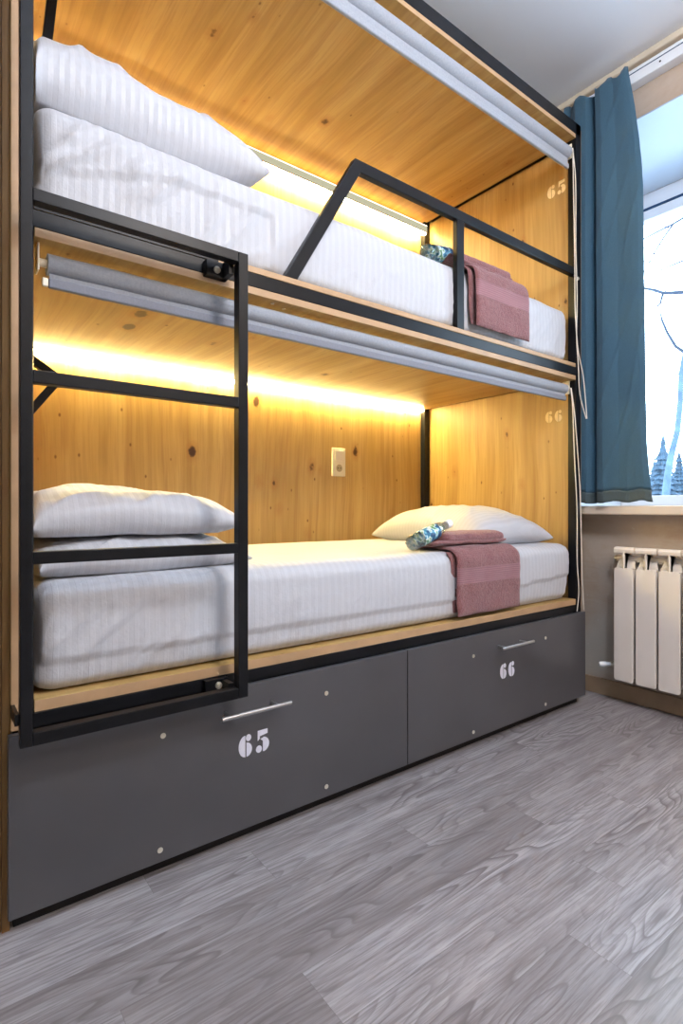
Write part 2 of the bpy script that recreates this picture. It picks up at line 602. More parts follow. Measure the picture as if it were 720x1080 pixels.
# wooden side panel of the neighbouring bunk at the left edge
np_ = thing('side_panel', 'brown oak board of the neighbouring bunk at the left edge', 'panel', (0.075, 0.45, 0))
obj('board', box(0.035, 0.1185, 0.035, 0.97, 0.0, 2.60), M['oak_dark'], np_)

# ================================================================ BUNK BED
bed = thing('bunk_bed', 'two-tier oak bunk bed with black steel frame and lit niches', 'bunk bed', (1.21, 0.48, 0))
XA, XB = 0.148, 2.287          # inner faces of the end panels
# steel posts
for (x0, x1, y0, y1) in ((2.268, 2.309, 0.02, 0.058), (0.149, 0.175, 0.02, 0.05), (2.246, 2.286, 0.915, 0.955), (0.15, 0.185, 0.915, 0.955)):
    obj('post', box(x0, x1, y0, y1, 0.041 if y0 < .5 else 0.0, 2.557, 0.002), M['black'], bed)
# rails of steel
for z0, z1 in ((0.405, 0.437), (1.4437, 1.4805), (2.506, 2.557)):
    obj('front_rail', box(0.15, 2.268 if z0 < 2.4 else 2.309, 0.02, 0.05, z0, z1, 0.002), M['black'], bed)
    obj('back_rail', box(0.186, 2.246, 0.92, 0.944, z0, z1, 0.002), M['black'], bed)
obj('end_rail', box(2.27, 2.309, 0.058, 0.915, 2.506, 2.557, 0.002), M['black'], bed)
# boards
def board(name, x0, x1, y0, y1, z0, z1, mat):
    o = obj(name, box(x0, x1, y0, y1, z0, z1, 0.0008, 1), [mat, M['edge']], bed)
    for p in o.data.polygons:
        if abs(p.normal.y) > 0.9 and (y1 - y0) > 0.1:
            p.material_index = 1
    return o
board('bed_base', 0.176, 2.266, 0.02, 0.945, 0.4375, 0.462, M['oak_x'])
board('bed_base', 0.176, 2.266, 0.02, 0.945, 1.481, 1.4975, M['oak_x'])
board('niche_ceiling', 0.1765, 2.266, 0.02, 0.945, 1.424, 1.4435, M['oak_y'])
board('canopy', 0.1765, 2.266, 0.02, 0.945, 2.488, 2.5055, M['oak_y'])
# back panels
board('back_panel', 0.186, 2.246, 0.944, 0.962, 0.463, 1.4235, M['oak_z'])
board('back_panel', 0.186, 2.246, 0.944, 0.962, 1.498, 2.4875, M['oak_z'])
# right inner end panels and outer panels
board('end_panel', 2.288, 2.306, 0.060, 0.914, 0.463, 2.4875, M['oak_z2'])
o = board('end_panel', 2.3095, 2.328, 0.03, 0.96, 0.40, 2.55, M['oak_z2'])
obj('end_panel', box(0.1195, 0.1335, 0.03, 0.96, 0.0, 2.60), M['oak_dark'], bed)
board('end_panel', 0.134, 0.1485, 0.02, 0.96, 0.407, 2.60, M['oak_z2'])
# plinth in the dark toe gap
obj('edge_plate', box(0.176, 0.584, 0.0188, 0.0199, 1.4808, 1.4985), M['black'], bed)
obj('plinth', box(0.14, 2.30, 0.035, 0.05, 0.0, 0.40), M['dark'], bed)


# stencil digits -------------------------------------------------------
def ell(cx, cz, rx, rz, a0, a1, n=14):
    return [(cx + rx * math.cos(R(a0 + (a1 - a0) * k / n)), cz + rz * math.sin(R(a0 + (a1 - a0) * k / n))) for k in range(n + 1)]


SIX = [ell(.34, .47, .32, .47, 90, 270), ell(.40, .31, .27, .31, -90, 90), ell(.50, .82, .13, .15, 0, 340)]
FIVE = [[(.10, 1.0), (.60, 1.0), (.60, .80), (.20, .74), (.20, .64), (.10, .54)],
        [(.24, .60)] + ell(.36, .34, .32, .33, 80, -80) + [(.36, .03)] + [(.36, .50)], ell(.16, .17, .15, .16, 0, 340)]


def digits(text, origin, ux, uz, h, depth_dir, mat, parent):
    """each digit one mesh, lying on a surface"""
    ux, uz, dd = Vector(ux), Vector(uz), Vector(depth_dir)
    for i, ch in enumerate(text):
        bm = bmesh.new()
        for poly in (SIX if ch == '6' else FIVE):
            o0 = Vector(origin) + ux * (i * h * 0.86)
            vs = [bm.verts.new(o0 + ux * (px * h) + uz * (pz * h) + dd * 0.0009) for px, pz in poly]
            bot = [bm.verts.new(v.co - dd * 0.0008) for v in vs]
            bm.faces.new(vs)
            bm.faces.new(bot[::-1])
            n = len(vs)
            for k in range(n):
                bm.faces.new((vs[k], bot[k], bot[(k + 1) % n], vs[(k + 1) % n]))
        obj({'6': 'digit_six', '5': 'digit_five'}[ch], bm, mat, parent)


# drawers
def drawer(x0, x1, hx0, hx1, hz, screws, text, tx, tz, th):
    d = obj('drawer', box(x0, x1, 0.0, 0.018, 0.0375, 0.4045, 0.0012, 2), M['graphite'], bed)
    bm = bmesh.new()
    tube([(hx0, -0.036, hz), (hx1, -0.036, hz)], 0.0055, 14, bm)
    for hx in (hx0 + (hx1 - hx0) * .13, hx1 - (hx1 - hx0) * .2):
        tube([(hx, -0.034, hz), (hx, 0.0004, hz)], 0.0042, 12, bm)
    obj('handle', bm, M['steel'], d, smooth=True)
    for sx, sz in screws:
        s = disc((sx, 0.0, sz), (0, -1, 0), 0.0065, 0.002, 16, bev=0.0008)
        obj('screw', s, M['bolt'], d, smooth=True)
    digits(text, (tx, 0.0, tz), (1, 0, 0), (0, 0, 1), th, (0, -1, 0), M['stencil'], d)
    return d


drawer(0.1275, 1.2235, 0.568, 0.765, 0.347, [(0.437, 0.33), (0.43, 0.066), (0.905, 0.333), (0.905, 0.067)], '65', 0.629, 0.222, 0.058)
drawer(1.227, 2.3105, 1.668, 1.865, 0.347, [(1.55, 0.333), (2.001, 0.333), (1.55, 0.062), (2.001, 0.063)], '66', 1.702, 0.220, 0.058)
digits('65', (XB + 0.0005, 0.172, 2.288), (0, -1, 0), (0, 0, 1), 0.060, (-1, 0, 0), M['stencil_cream'], bed)
digits('66', (XB + 0.0005, 0.182, 1.255), (0, -1, 0), (0, 0, 1), 0.055, (-1, 0, 0), M['stencil_cream'], bed)

# ladder: the left upright runs up the whole frame
lad = obj('ladder', box(0.141, 0.1625, -0.06, -0.035, 0.398, 2.557, 0.0015), M['black'], bed)
obj('upright', box(0.601, 0.6265, -0.06, -0.033, 0.398, 1.4835, 0.0015), M['black'], lad)
for k, (z0, z1) in enumerate(((0.398, 0.4235), (0.751, 0.7755), (1.105, 1.130), (1.4585, 1.4835))):
    obj('rung', box(0.1626, 0.6009, -0.0598, -0.0352, z0, z1, 0.0015), M['black'], lad)
for z in (1.456, 0.417):
    b = box(0.543, 0.602, -0.002 if z > 1 else 0.004, 0.0195, z - 0.022 if z > 1 else z - 0.009, z + 0.016 if z > 1 else z + 0.018, 0.0015)
    box(0.586, 0.600, -0.036, 0.0195, z - 0.022 if z > 1 else z - 0.009, z + 0.016 if z > 1 else z + 0.014, 0.001, bm=b)
    br = obj('bracket', b, M['black'], lad)
for (x, y, z) in ((0.570, -0.002, 1.450), (0.577, 0.004, 0.4195)):
    bb = disc((x, y, z), (0, -1, 0), 0.0085, 0.006, 18, bev=0.002)
    disc((x, y - 0.006, z), (0, -1, 0), 0.0045, 0.002, 6, bm=bb)
    obj('bolt', bb, M['bolt'], lad, smooth=True)
obj('bracket', box(0.133, 0.141, -0.05, 0.019, 0.440, 0.462, 0.001), M['black'], lad)

# guard rail on the upper bunk
GY0, GY1 = 0.024, 0.046
gr = obj('guard_rail', prism_y([(1.030, 1.921), (2.2675, 1.921), (2.2675, 1.884), (1.052, 1.884), (0.823, 1.4985), (0.780, 1.4985)], GY0, GY1, 0.0025), M['black'], bed)
obj('upright', box(1.492, 1.530, GY0 + .0005, GY1 - .0005, 1.4982, 1.884, 0.002), M['black'], gr)
ft = disc((1.497, 0.03, 1.4985), (0, 0, 1), 0.012, 0.006, 14)
obj('foot_screw', disc((2.279, 0.0195, 1.872), (0, -1, 0), 0.0075, 0.006, 14, bev=0.002), M['bolt'], gr, smooth=True)
ft.free()

# V shaped brackets at the left end of both niches
vb = bar_xz((0.176, 1.322), (0.312, 1.232), 0.022, 0.49, 0.515)
obj('v_bracket', bar_xz((0.176, 1.058), (0.306, 1.238), 0.022, 0.4905, 0.5145, bm=vb), M['black'], bed)
vb = bar_xz((0.262, 2.08), (0.300, 2.474), 0.026, 0.49, 0.515)
obj('v_bracket', bar_xz((0.176, 1.98), (0.263, 2.10), 0.026, 0.4905, 0.5145, bm=vb), M['black'], bed)

# LED profile, added shields and strips (strips give off the niche light)
pr = obj('light_profile_shield', box(0.187, 2.245, 0.893, 0.897, 2.420, 2.452, 0.001), M['profile_glow'], bed)
obj('light_leak_line', box(0.187, 2.245, 0.894, 0.902, 2.4525, 2.456), emit('light_leak_glow', (1.0, .92, .7), 3.0), pr)  # glowing line stands in for light leaking over the profile
box_ = box(0.19, 2.243, 0.899, 0.922, 2.410, 2.440, 0.001)
obj('top_shield', box(0.187, 2.245, 0.8972, 0.930, 2.4405, 2.4425), M['alu'], pr)  # added shield, keeps the upper strip's light off the canopy
obj('light_strip', box_, M['led_up'], pr)
lip = obj('light_lip', box(0.187, 2.245, 0.893, 0.897, 2.4145, 2.4195, 0.001), M['edge'], pr)
obj('light_strip', box(0.19, 2.243, 0.918, 0.943, 1.411, 1.4205, 0.001), M['led'], bed)
obj('light_profile_shield', box(0.187, 2.245, 0.907, 0.9435, 1.4215, 1.4235), M['alu'], bed)  # added shield plate, blocks the lower strip's light from the niche ceiling
for x in (0.25, 1.2, 2.15):
    obj('profile_clip', box(x - .01, x + .01, 0.903, 0.943, 2.4435, 2.448), M['alu'], pr)
# little metal fixings under the boards
for x, y, z in ((0.665, 0.21, 2.4875), (1.35, 0.066, 2.4875), (0.80, 0.06, 1.4235), (0.755, 0.045, 1.4235)):
    obj('screw', disc((x, y, z), (0, 0, -1), 0.005, 0.0018, 12), M['bolt'], bed)

# ================================================================ SOFT THINGS
def mattress(name, x0, x1, y0, y1, z0, z1, seed, wr, seam, label):
    nx, ny, nz = 200, 60, 26
    r = 0.045
    bm = bmesh.new()
    L = Vector((x1 - x0, y1 - y0, z1 - z0))
    vd = {}

    def V(i, j, k):
        key = (i, j, k)
        if key in vd:
            return vd[key]
        p = Vector((i / nx * L.x, j / ny * L.y, k / nz * L.z))
        rb = Vector((r, r, r * (0.9 if k > nz / 2 else 0.7)))
        q = Vector([min(max(p[a], rb[a]), L[a] - rb[a]) for a in range(3)])
        d = p - q
        nrm = Vector((0, 0, 0))
        if d.length > 1e-9:
            m = max(abs(d[a]) / rb[a] for a in range(3))
            u = Vector([d[a] / rb[a] for a in range(3)])
            u.normalize()
            p = q + Vector([u[a] * rb[a] * m for a in range(3)])
            nrm = u
        X, Y, Z = p.x + x0, p.y + y0, p.z + z0
        hz = p.z / L.z
        # soft sag and bulge
        bulge = 0.006 * math.sin(math.pi * hz)
        amp = wr * (0.35 + 1.0 * max(0, 1 - p.x / 0.9) ** 1.5)
        wn = fbm(X * 3.0 + seed, Y * 3 + 2, Z * 5, 3)
        dg = fbm((X + Z * 1.1) * 1.6 + seed, (X - Z * .9) * 9.0 + Y * 2, seed, 3)
        rid = (1 - abs(dg) * 2.2)
        rid = max(0, rid) ** 3 * min(1, 0.08 + (1 - hz) * 3.5)
        disp = bulge + 0.0035 * wn + amp * rid
        if nrm.length < .5:
            nrm = Vector((0, 0, 0))
        if j == 0:
            p = p + Vector((0, -disp, 0))
            zs = seam(X)
            if zs is not None and Z < zs:
                p.y += 0.006
        if k == nz:
            p.z += 0.005 * wn + amp * rid * 0.5 + 0.006 * math.sin(math.pi * p.y / L.y)
        if i == 0 or i == nx:
            p.x += (1 if i == nx else -1) * (0.004 * wn)
        # gathered corners near the foot
        if k < nz * 0.5 and (i > nx - 6):
            p.x -= 0.012 * (1 - k / (nz * 0.5)) ** 1.5
            p.z += 0.0
        vd[key] = bm.verts.new((p.x + x0, p.y + y0, p.z + z0))
        return vd[key]

    def quad(a, b, c, d):
        try:
            bm.faces.new((a, b, c, d))
        except ValueError:
            pass
    for i in range(nx):
        for j in range(ny):
            quad(V(i, j, nz), V(i + 1, j, nz), V(i + 1, j + 1, nz), V(i, j + 1, nz))
            quad(V(i, j, 0), V(i, j + 1, 0), V(i + 1, j + 1, 0), V(i + 1, j, 0))
    for i in range(nx):
        for k in range(nz):
            quad(V(i, 0, k), V(i + 1, 0, k), V(i + 1, 0, k + 1), V(i, 0, k + 1))
            quad(V(i, ny, k), V(i, ny, k + 1), V(i + 1, ny, k + 1), V(i + 1, ny, k))
    for j in range(ny):
        for k in range(nz):
            quad(V(0, j, k), V(0, j, k + 1), V(0, j + 1, k + 1), V(0, j + 1, k))
            quad(V(nx, j, k), V(nx, j + 1, k), V(nx, j + 1, k + 1), V(nx, j, k + 1))
    o = obj(name, bm, M['sheet'], smooth=True, sharp=180)
    return tag(o, label, 'mattress', 'sheeted bunk mattresses')


mattress('mattress', 0.178, 2.262, 0.038, 0.90, 0.4625, 0.703, 1.3, 0.007,
         lambda x: 0.528 if x < 1.19 else 0.533 + max(0, x - 1.5) * 0.05,
         'white striped sheeted mattress on the lower bunk, under the two stacked pillows')
mattress('mattress', 0.178, 2.258, 0.050, 0.90, 1.498, 1.742, 6.1, 0.012,
         lambda x: 1.53 + min(x, .5) * .27 if x < 0.75 else None,
         'white striped sheeted mattress on the upper bunk behind the guard rail')


def pillow(name, c, lx, ly, h, rz, seed, mat, label, wr=0.006, belly=0.45, N=96, group='white pillows', tilt=0.0, xmin=-9):
    """c = centre of the underside; the pillow rests on z = c.z"""
    bm = bmesh.new()
    rot = Matrix.Rotation(rz, 3, 'Z')
    top, bot = {}, {}
    zs = h * belly * 0.85
    for i in range(N + 1):
        for j in range(N + 1):
            u, v = -1 + 2 * i / N, -1 + 2 * j / N
            u = math.sin(u * math.pi / 2) * .6 + u * .4
            v = math.sin(v * math.pi / 2) * .6 + v * .4
            x = lx / 2 * u * (0.95 + 0.05 * v * v)
            y = ly / 2 * v * (0.94 + 0.06 * u * u)
            q = max(0, 1 - abs(u) ** 2.3) * max(0, 1 - abs(v) ** 2.3)
            th = q ** 0.46
            tb = min(1, q ** 0.42 * 1.9)
            ang = math.atan2(v, u)
            rr = max(abs(u), abs(v))
            n1 = fbm(x * 5 + seed, y * 5, seed, 3)
            # pleats running in from the seam, and long soft creases
            pl = math.sin(ang * 17 + 4 * n1 + seed) * (rr ** 4) * q ** 0.3
            a1 = abs(fbm(x * 2.2 + seed * 2 + y * 2.0, (x - y) * 5.5, seed, 2))
            rid = max(0, 1 - a1 * 2.2) ** 2
            zt = h * (1 - belly) * th + wr * (n1 * 1.2 + pl * 0.6 + rid * 0.9) * min(1, q * 4)
            zb = -zs * tb + wr * 0.5 * pl * (1 - tb)
            edge = (i in (0, N)) or (j in (0, N))
            drop = -zs * 0.55 * (abs(u) * abs(v)) ** 3          # corners hang down
            w_ = 0.004 * math.sin(ang * 6 + seed) * rr ** 3

            def place(z, e):
                p = rot @ Vector((x, y, 0))
                q_ = Vector(c) + Vector((p.x, p.y, max(z + zs + e, 0.0) + tilt * x))
                if q_.x < xmin + .03:
                    q_.x = xmin + .03 * math.exp((q_.x - xmin - .03) / .05)
                return q_
            top[i, j] = bm.verts.new(place(0 if edge else zt, drop + w_))
            bot[i, j] = top[i, j] if edge else bm.verts.new(place(zb, drop + w_))
    for i in range(N):
        for j in range(N):
            bm.faces.new((top[i, j], top[i + 1, j], top[i + 1, j + 1], top[i, j + 1]))
            try:
                bm.faces.new((bot[i, j], bot[i, j + 1], bot[i + 1, j + 1], bot[i + 1, j]))
            except ValueError:
                pass
    o = obj(name, bm, mat, smooth=True, sharp=180)
    tag(o, label, 'pillow', group)
    return o


PIL = 'pillows on the bunks'
pillow('pillow', (0.42, 0.29, 0.706), 0.56, 0.46, 0.100, R(3), 2.0, M['pillow_x'],
       'flattened white pillow directly on the lower mattress, bottom of its stack', group=PIL, belly=.5, xmin=.18)
pillow('pillow', (0.405, 0.31, 0.794), 0.58, 0.46, 0.128, R(-2), 5.0, M['pillow_x'],
       'plump white pillow on top of the stack behind the ladder', wr=0.011, group=PIL, belly=.45, xmin=.18)
pillow('pillow', (1.995, 0.46, 0.7065), 0.49, 0.70, 0.175, R(-4), 9.0, M['pillow'],
       'single white pillow beside the rose towels, at the window end of the lower bunk', belly=0.38, group=PIL)
pillow('pillow', (0.40, 0.36, 1.748), 0.70, 0.62, 0.235, R(2), 12.0, M['pillow_x'],
       'large rumpled white pillow on the upper bunk close to the ceiling light', wr=0.013, belly=0.50, group=PIL, xmin=.18)


def slab_path(path, x0, x1, th, seed, nx=40, taper=None, amp=0.004, skew=0.0):
    """cloth slab: (y, z) path extruded in x with thickness; x shifts with the distance down the path"""
    P = []
    for (a, b) in zip(path[:-1], path[1:]):
        n = max(2, int((Vector(b) - Vector(a)).length / 0.008))
        P += [Vector(a).lerp(Vector(b), k / n) for k in range(n)]
    P.append(Vector(path[-1]))
    # smooth
    for _ in range(10):
        P = [P[0]] + [(P[i - 1] + P[i] * 2 + P[i + 1]) / 4 for i in range(1, len(P) - 1)] + [P[-1]]
    bm = bmesh.new()
    rows = []
    tot = len(P) - 1
    ring_n = []
    for s, p in enumerate(P):
        d = (P[min(s + 1, tot)] - P[max(s - 1, 0)]).normalized()
        nrm = Vector((-d.y, d.x))
        ring_n.append(nrm)
    for side in (1, -1):
        rws = []
        for s, p in enumerate(P):
            r = []
            f = s / tot
            e = min(1, min(s, tot - s) / 2.5)
            for i in range(nx + 1):
                t = i / nx
                ex = min(1, min(i, nx - i) / 1.5)
                hth = th / 2 * (0.25 + 0.75 * math.sqrt(min(e, 1)) * math.sqrt(ex))
                x = x0 + (x1 - x0) * t + skew * f + 0.003 * math.sin(f * 9 + seed)
                wv = amp * fbm(x * 9 + seed, f * 5, seed, 3)
                q = p + ring_n[s] * (side * hth + wv)
                r.append(bm.verts.new((x, q.x, q.y)))
            rws.append(r)
        rows.append(rws)
    A, B = rows
    for s in range(tot):
        for i in range(nx):
            bm.faces.new((A[s][i], A[s][i + 1], A[s + 1][i + 1], A[s + 1][i]))
            bm.faces.new((B[s][i], B[s + 1][i], B[s + 1][i + 1], B[s][i + 1]))
        bm.faces.new((A[s][0], A[s + 1][0], B[s + 1][0], B[s][0]))
        bm.faces.new((A[s][nx], B[s][nx], B[s + 1][nx], A[s + 1][nx]))
    for i in range(nx):
        bm.faces.new((A[0][i], B[0][i], B[0][i + 1], A[0][i + 1]))
        bm.faces.new((A[tot][i], A[tot][i + 1], B[tot][i + 1], B[tot][i]))
    return bm


def towel_pair(zt, x0, x1, zlow, yf, where, seed, skew, ylow=None):
    yl = yf - 0.010 if ylow is None else ylow
    band = (zlow + (zt - zlow) * .50, zlow + (zt - zlow) * .76)
    t = thing('towel', 'dusty rose bath towel draped over the edge of the %s mattress' % where, 'towel', ((x0 + x1) / 2, yf + .1, zlow), 'draped rose towels')
    bm = slab_path([(0.25, zt + .012), (yf + .06, zt + .014), (yf + .02, zt + .012), (yf - .012, zt - .012), (yl, zt - .08), (yl, zlow)], x0, x1, 0.013, seed, skew=skew)
    obj('front_layer', bm, towel_mat('rose_terry_with_band', (band[0] - zlow, band[1] - zlow)), t, smooth=True, sharp=70)
    bm = slab_path([(0.24, zt + .005), (yf + .06, zt + .005), (yf + .025, zt + .001), (yf + .006, zt - .015), (yf + .0095, zt - .08), (yf + .009, zlow + .012)][2:], x0 - .006, x1 - .006, 0.007, seed + 3, skew=skew)
    obj('back_layer', bm, M['towel'], t, smooth=True, sharp=70)
    # folded towel on top
    path = [(0.205, zt + .026), (0.085, zt + .026), (0.062, zt + .036), (0.07, zt + .050), (0.10, zt + .056), (0.205, zt + .054)]
    f = thing('folded_towel', 'folded rose hand towel lying on top of the draped towel, %s bunk' % where, 'towel', ((x0 + x1) / 2, .13, zt + .018), 'folded rose towels')
    obj('lower_fold', slab_path(path[:3] + path[2:3], x0 - .055, x1 - .01, 0.016, seed + 1), M['towel'], f, smooth=True, sharp=70)
    prof = []
    for k in range(25):
        a = 2 * math.pi * k / 24
        prof.append((0.135 + 0.072 * math.copysign(abs(math.cos(a)) ** .6, math.cos(a)), zt + .047 + 0.024 * math.copysign(abs(math.sin(a)) ** .7, math.sin(a))))
    bm = bmesh.new()
    rings = []
    nx = 46
    for i in range(nx + 1):
        t_ = i / nx
        e = min(1, min(i, nx - i) / 3) ** .5
        x = x0 + .008 + (x1 - x0 - .015) * t_
        rings.append([bm.verts.new((x, .135 + (py - .135) * (.8 + .2 * e), zt + .047 + (pz - zt - .047) * (.7 + .3 * e) + .003 * fbm(x * 12 + seed, py * 20, 1, 3))) for py, pz in prof[:-1]])
    m = len(rings[0])
    for i in range(nx):
        for k in range(m):
            bm.faces.new((rings[i][k], rings[i + 1][k], rings[i + 1][(k + 1) % m], rings[i][(k + 1) % m]))
    bm.faces.new(rings[0][::-1])
    bm.faces.new(rings[-1])
    obj('roll', bm, M['towel'], f, smooth=True, sharp=70)


towel_pair(0.703, 1.468, 1.835, 0.478, 0.026, 'lower', 3.0, 0.018)
towel_pair(1.742, 1.556, 1.880, 1.520, 0.020, 'upper', 8.0, 0.020, ylow=0.006)


def bottle(base, tip, rad, label, ln=0.2):
    base, tip = Vector(base), Vector(tip)
    t = thing('water_bottle', label, 'bottle', tuple(base), 'small plastic water bottles')
    d = (tip - base)
    u = d.normalized()

    def lathe(prof, n=24, bm=None):
        a, b = frame_axes(u)
        bm = bm or bmesh.new()
        rg = []
        for s, r in prof:
            rg.append([bm.verts.new(base + u * s + (a * math.cos(2 * math.pi * k / n) + b * math.sin(2 * math.pi * k / n)) * r) for k in range(n)])
        for i in range(len(rg) - 1):
            for k in range(n):
                bm.faces.new((rg[i][k], rg[i][(k + 1) % n], rg[i + 1][(k + 1) % n], rg[i + 1][k]))
        bm.faces.new(rg[0][::-1])
        bm.faces.new(rg[-1])
        return bm
    L = d.length
    obj('body', lathe([(0.0, rad * .7), (.004, rad * .92), (.015, rad), (.03, rad * .95), (.04, rad), (L * .62, rad), (L * .74, rad * .82), (L * .84, rad * .48), (L * .9, rad * .44)]), M['pet'], t, smooth=True)
    obj('water', lathe([(0.006, rad * .8), (.015, rad * .93), (L * .62, rad * .93), (L * .72, rad * .78), (L * .76, rad * .6)]), glass('water_in_bottle', (.86, .93, .95), .2), t, smooth=True)
    obj('label_sleeve', lathe([(L * .22, rad * 1.012), (L * .22 + .001, rad * 1.03), (L * .60, rad * 1.03), (L * .60 + .001, rad * 1.012)]), M['label'], t, smooth=True)
    obj('cap', lathe([(L * .88, rad * .5), (L * .885, rad * .55), (L * .985, rad * .55), (L, rad * .48)]), M['white_pvc'], t, smooth=True)


bottle((1.322, 0.085, 0.737), (1.545, 0.105, 0.806), 0.028, 'clear water bottle with blue green label leaning on folded towel, lower bunk')
bottle((1.405, 0.10, 1.773), (1.625, 0.120, 1.818), 0.028, 'water bottle with blue label half hidden behind the guard rail, upper bunk')

# ================================================================ SOCKET
sk = thing('light_switch', 'cream light switch and socket panel on the lower oak back wall', 'switch', (1.653, 0.943, 1.02))
obj('plate', box(1.612, 1.694, 0.933, 0.9438, 1.022, 1.165, 0.003), M['plastic'], sk)
obj('rocker', box(1.627, 1.679, 0.929, 0.9335, 1.103, 1.152, 0.002), M['plastic'], sk)
so = disc((1.653, 0.9335, 1.063), (0, -1, 0), 0.025, 0.002, 24)
s_ = obj('socket', so, M['plastic'], sk)
so = disc((1.653, 0.9318, 1.063), (0, -1, 0), 0.019, 0.0008, 24)
obj('socket_well', so, plain('socket_shade', srgb(170, 158, 130), .5), sk)
for dx in (-.008, .008):
    obj('pin_hole', disc((1.653 + dx, 0.9311, 1.063), (0, -1, 0), 0.003, 0.0006, 10), M['dark'], sk)

# ================================================================ ROLLER BLINDS
def blind(x0, x1, yc, zc, r, zflap, label, cords):
    t = thing('roller_blind', label, 'blind', (x0, yc, zc), 'roller blinds on the bunk front')
    bm = bmesh.new()
    n = 60
    # rolled cloth with a soft spiral step
    prof = []
    for k in range(28):
        a = 2 * math.pi * k / 28
        prof.append((yc + r * (1 + .05 * k / 28) * math.cos(a), zc + r * (1 + .05 * k / 28) * math.sin(a)))
    rg = [[bm.verts.new((x0 + (x1 - x0) * i / n, py, pz + .0012 * fbm(i * .4, pz * 9, 2, 2))) for py, pz in prof] for i in range(n + 1)]
    for i in range(n):
        for k in range(28):
            bm.faces.new((rg[i][k], rg[i + 1][k], rg[i + 1][(k + 1) % 28], rg[i][(k + 1) % 28]))
    bm.faces.new(rg[0])
    bm.faces.new(rg[-1][::-1])
    obj('rolled_fabric', bm, M['blind'], t, smooth=True)
    fy = yc - r * .3
    obj('hanging_fabric', box(x0 + .004, x1 - .004, fy - .001, fy + .001, zflap + .018, zc - r * .86), M['blind'], t)
    obj('bottom_bar', box(x0 + .002, x1 - .002, fy - .007, fy + .006, zflap, zflap + .022, .004, 3), M['blind_dark'] if zc < 2 else M['blind'], t)
    obj('end_cap', box(x0 - .010, x0 + .001, fy - .006, fy + .005, zflap + .002, zflap + .020, .002), M['plastic'], t)
    for xs, s in ((x0, -1), (x1, 1)):
        xa = xs + s * .016
        b = box(min(xa, xa + s * .004), max(xa, xa + s * .004), yc - .016, yc + .018, zc - .022, zc + .030 + (0.012 if zc < 2 else .012), .0015)
        tube([(xs, yc, zc), (xa + s * .003, yc, zc)], .009, 14, b)
        obj('bracket', b, M['plastic'], t, smooth=True)
    for pts in cords:
        P = []
        for (a, b2) in zip(pts[:-1], pts[1:]):
            for k in range(6):
                P.append(Vector(a).lerp(Vector(b2), k / 6))
        P.append(Vector(pts[-1]))
        for _ in range(6):
            P = [P[0]] + [(P[i - 1] + 2 * P[i] + P[i + 1]) / 4 for i in range(1, len(P) - 1)] + [P[-1]]
        obj('cord', tube(P, .0022, 6), M['cord'], t, smooth=True)


blind(0.205, 2.244, 0.052, 2.428, 0.028, 2.352, 'grey roller blind rolled up under the canopy of the upper bunk',
      [[(2.250, .026, 2.44), (2.255, .012, 2.3), (2.250, .012, 2.0), (2.262, .010, 1.80), (2.252, .010, 1.60), (2.268, .008, 1.48), (2.272, .008, 1.36), (2.310, -.004, 1.255)],
       [(2.256, .028, 2.44), (2.234, .012, 2.25), (2.245, .012, 1.9), (2.241, .010, 1.72), (2.262, .008, 1.54), (2.297, .004, 1.46), (2.305, -.002, 1.35), (2.312, -.006, 1.255)]])
blind(0.205, 2.240, 0.060, 1.388, 0.022, 1.334, 'grey roller blind rolled up under the upper bunk, above the lower niche',
      [[(2.252, .036, 1.39), (2.236, .016, 1.30), (2.238, .012, 1.10), (2.262, .010, .86), (2.257, .010, .62), (2.264, .002, .50), (2.262, .012, .41)],
       [(2.256, .036, 1.39), (2.251, .016, 1.28), (2.275, .012, 1.05), (2.287, .010, .90), (2.290, .008, .70), (2.304, .010, .50), (2.318, .012, .41)]])

# ================================================================ CURTAIN, RAIL
cr = thing('curtain_rail', 'white curtain rail fixed to the wall just below the ceiling, above the window', 'curtain rail', (2.46, -0.7, 2.706))
b = box(2.438, 2.4885, -2.0, 0.30, 2.706, 2.768, .003)
obj('track', b, M['white_pvc'], cr)
obj('groove', box(2.4368, 2.4382, -1.99, 0.29, 2.7475, 2.7515), M['gasket'], cr)
for y in (-0.255, -0.9, -1.5):
    obj('screw', disc((2.438, y, 2.730), (-1, 0, 0), .004, .0015, 10), M['dark'], cr)

cur = thing('curtain', 'teal blue linen curtain hanging beside the bunk bed at the window', 'curtain', (2.41, -0.03, 0.885))


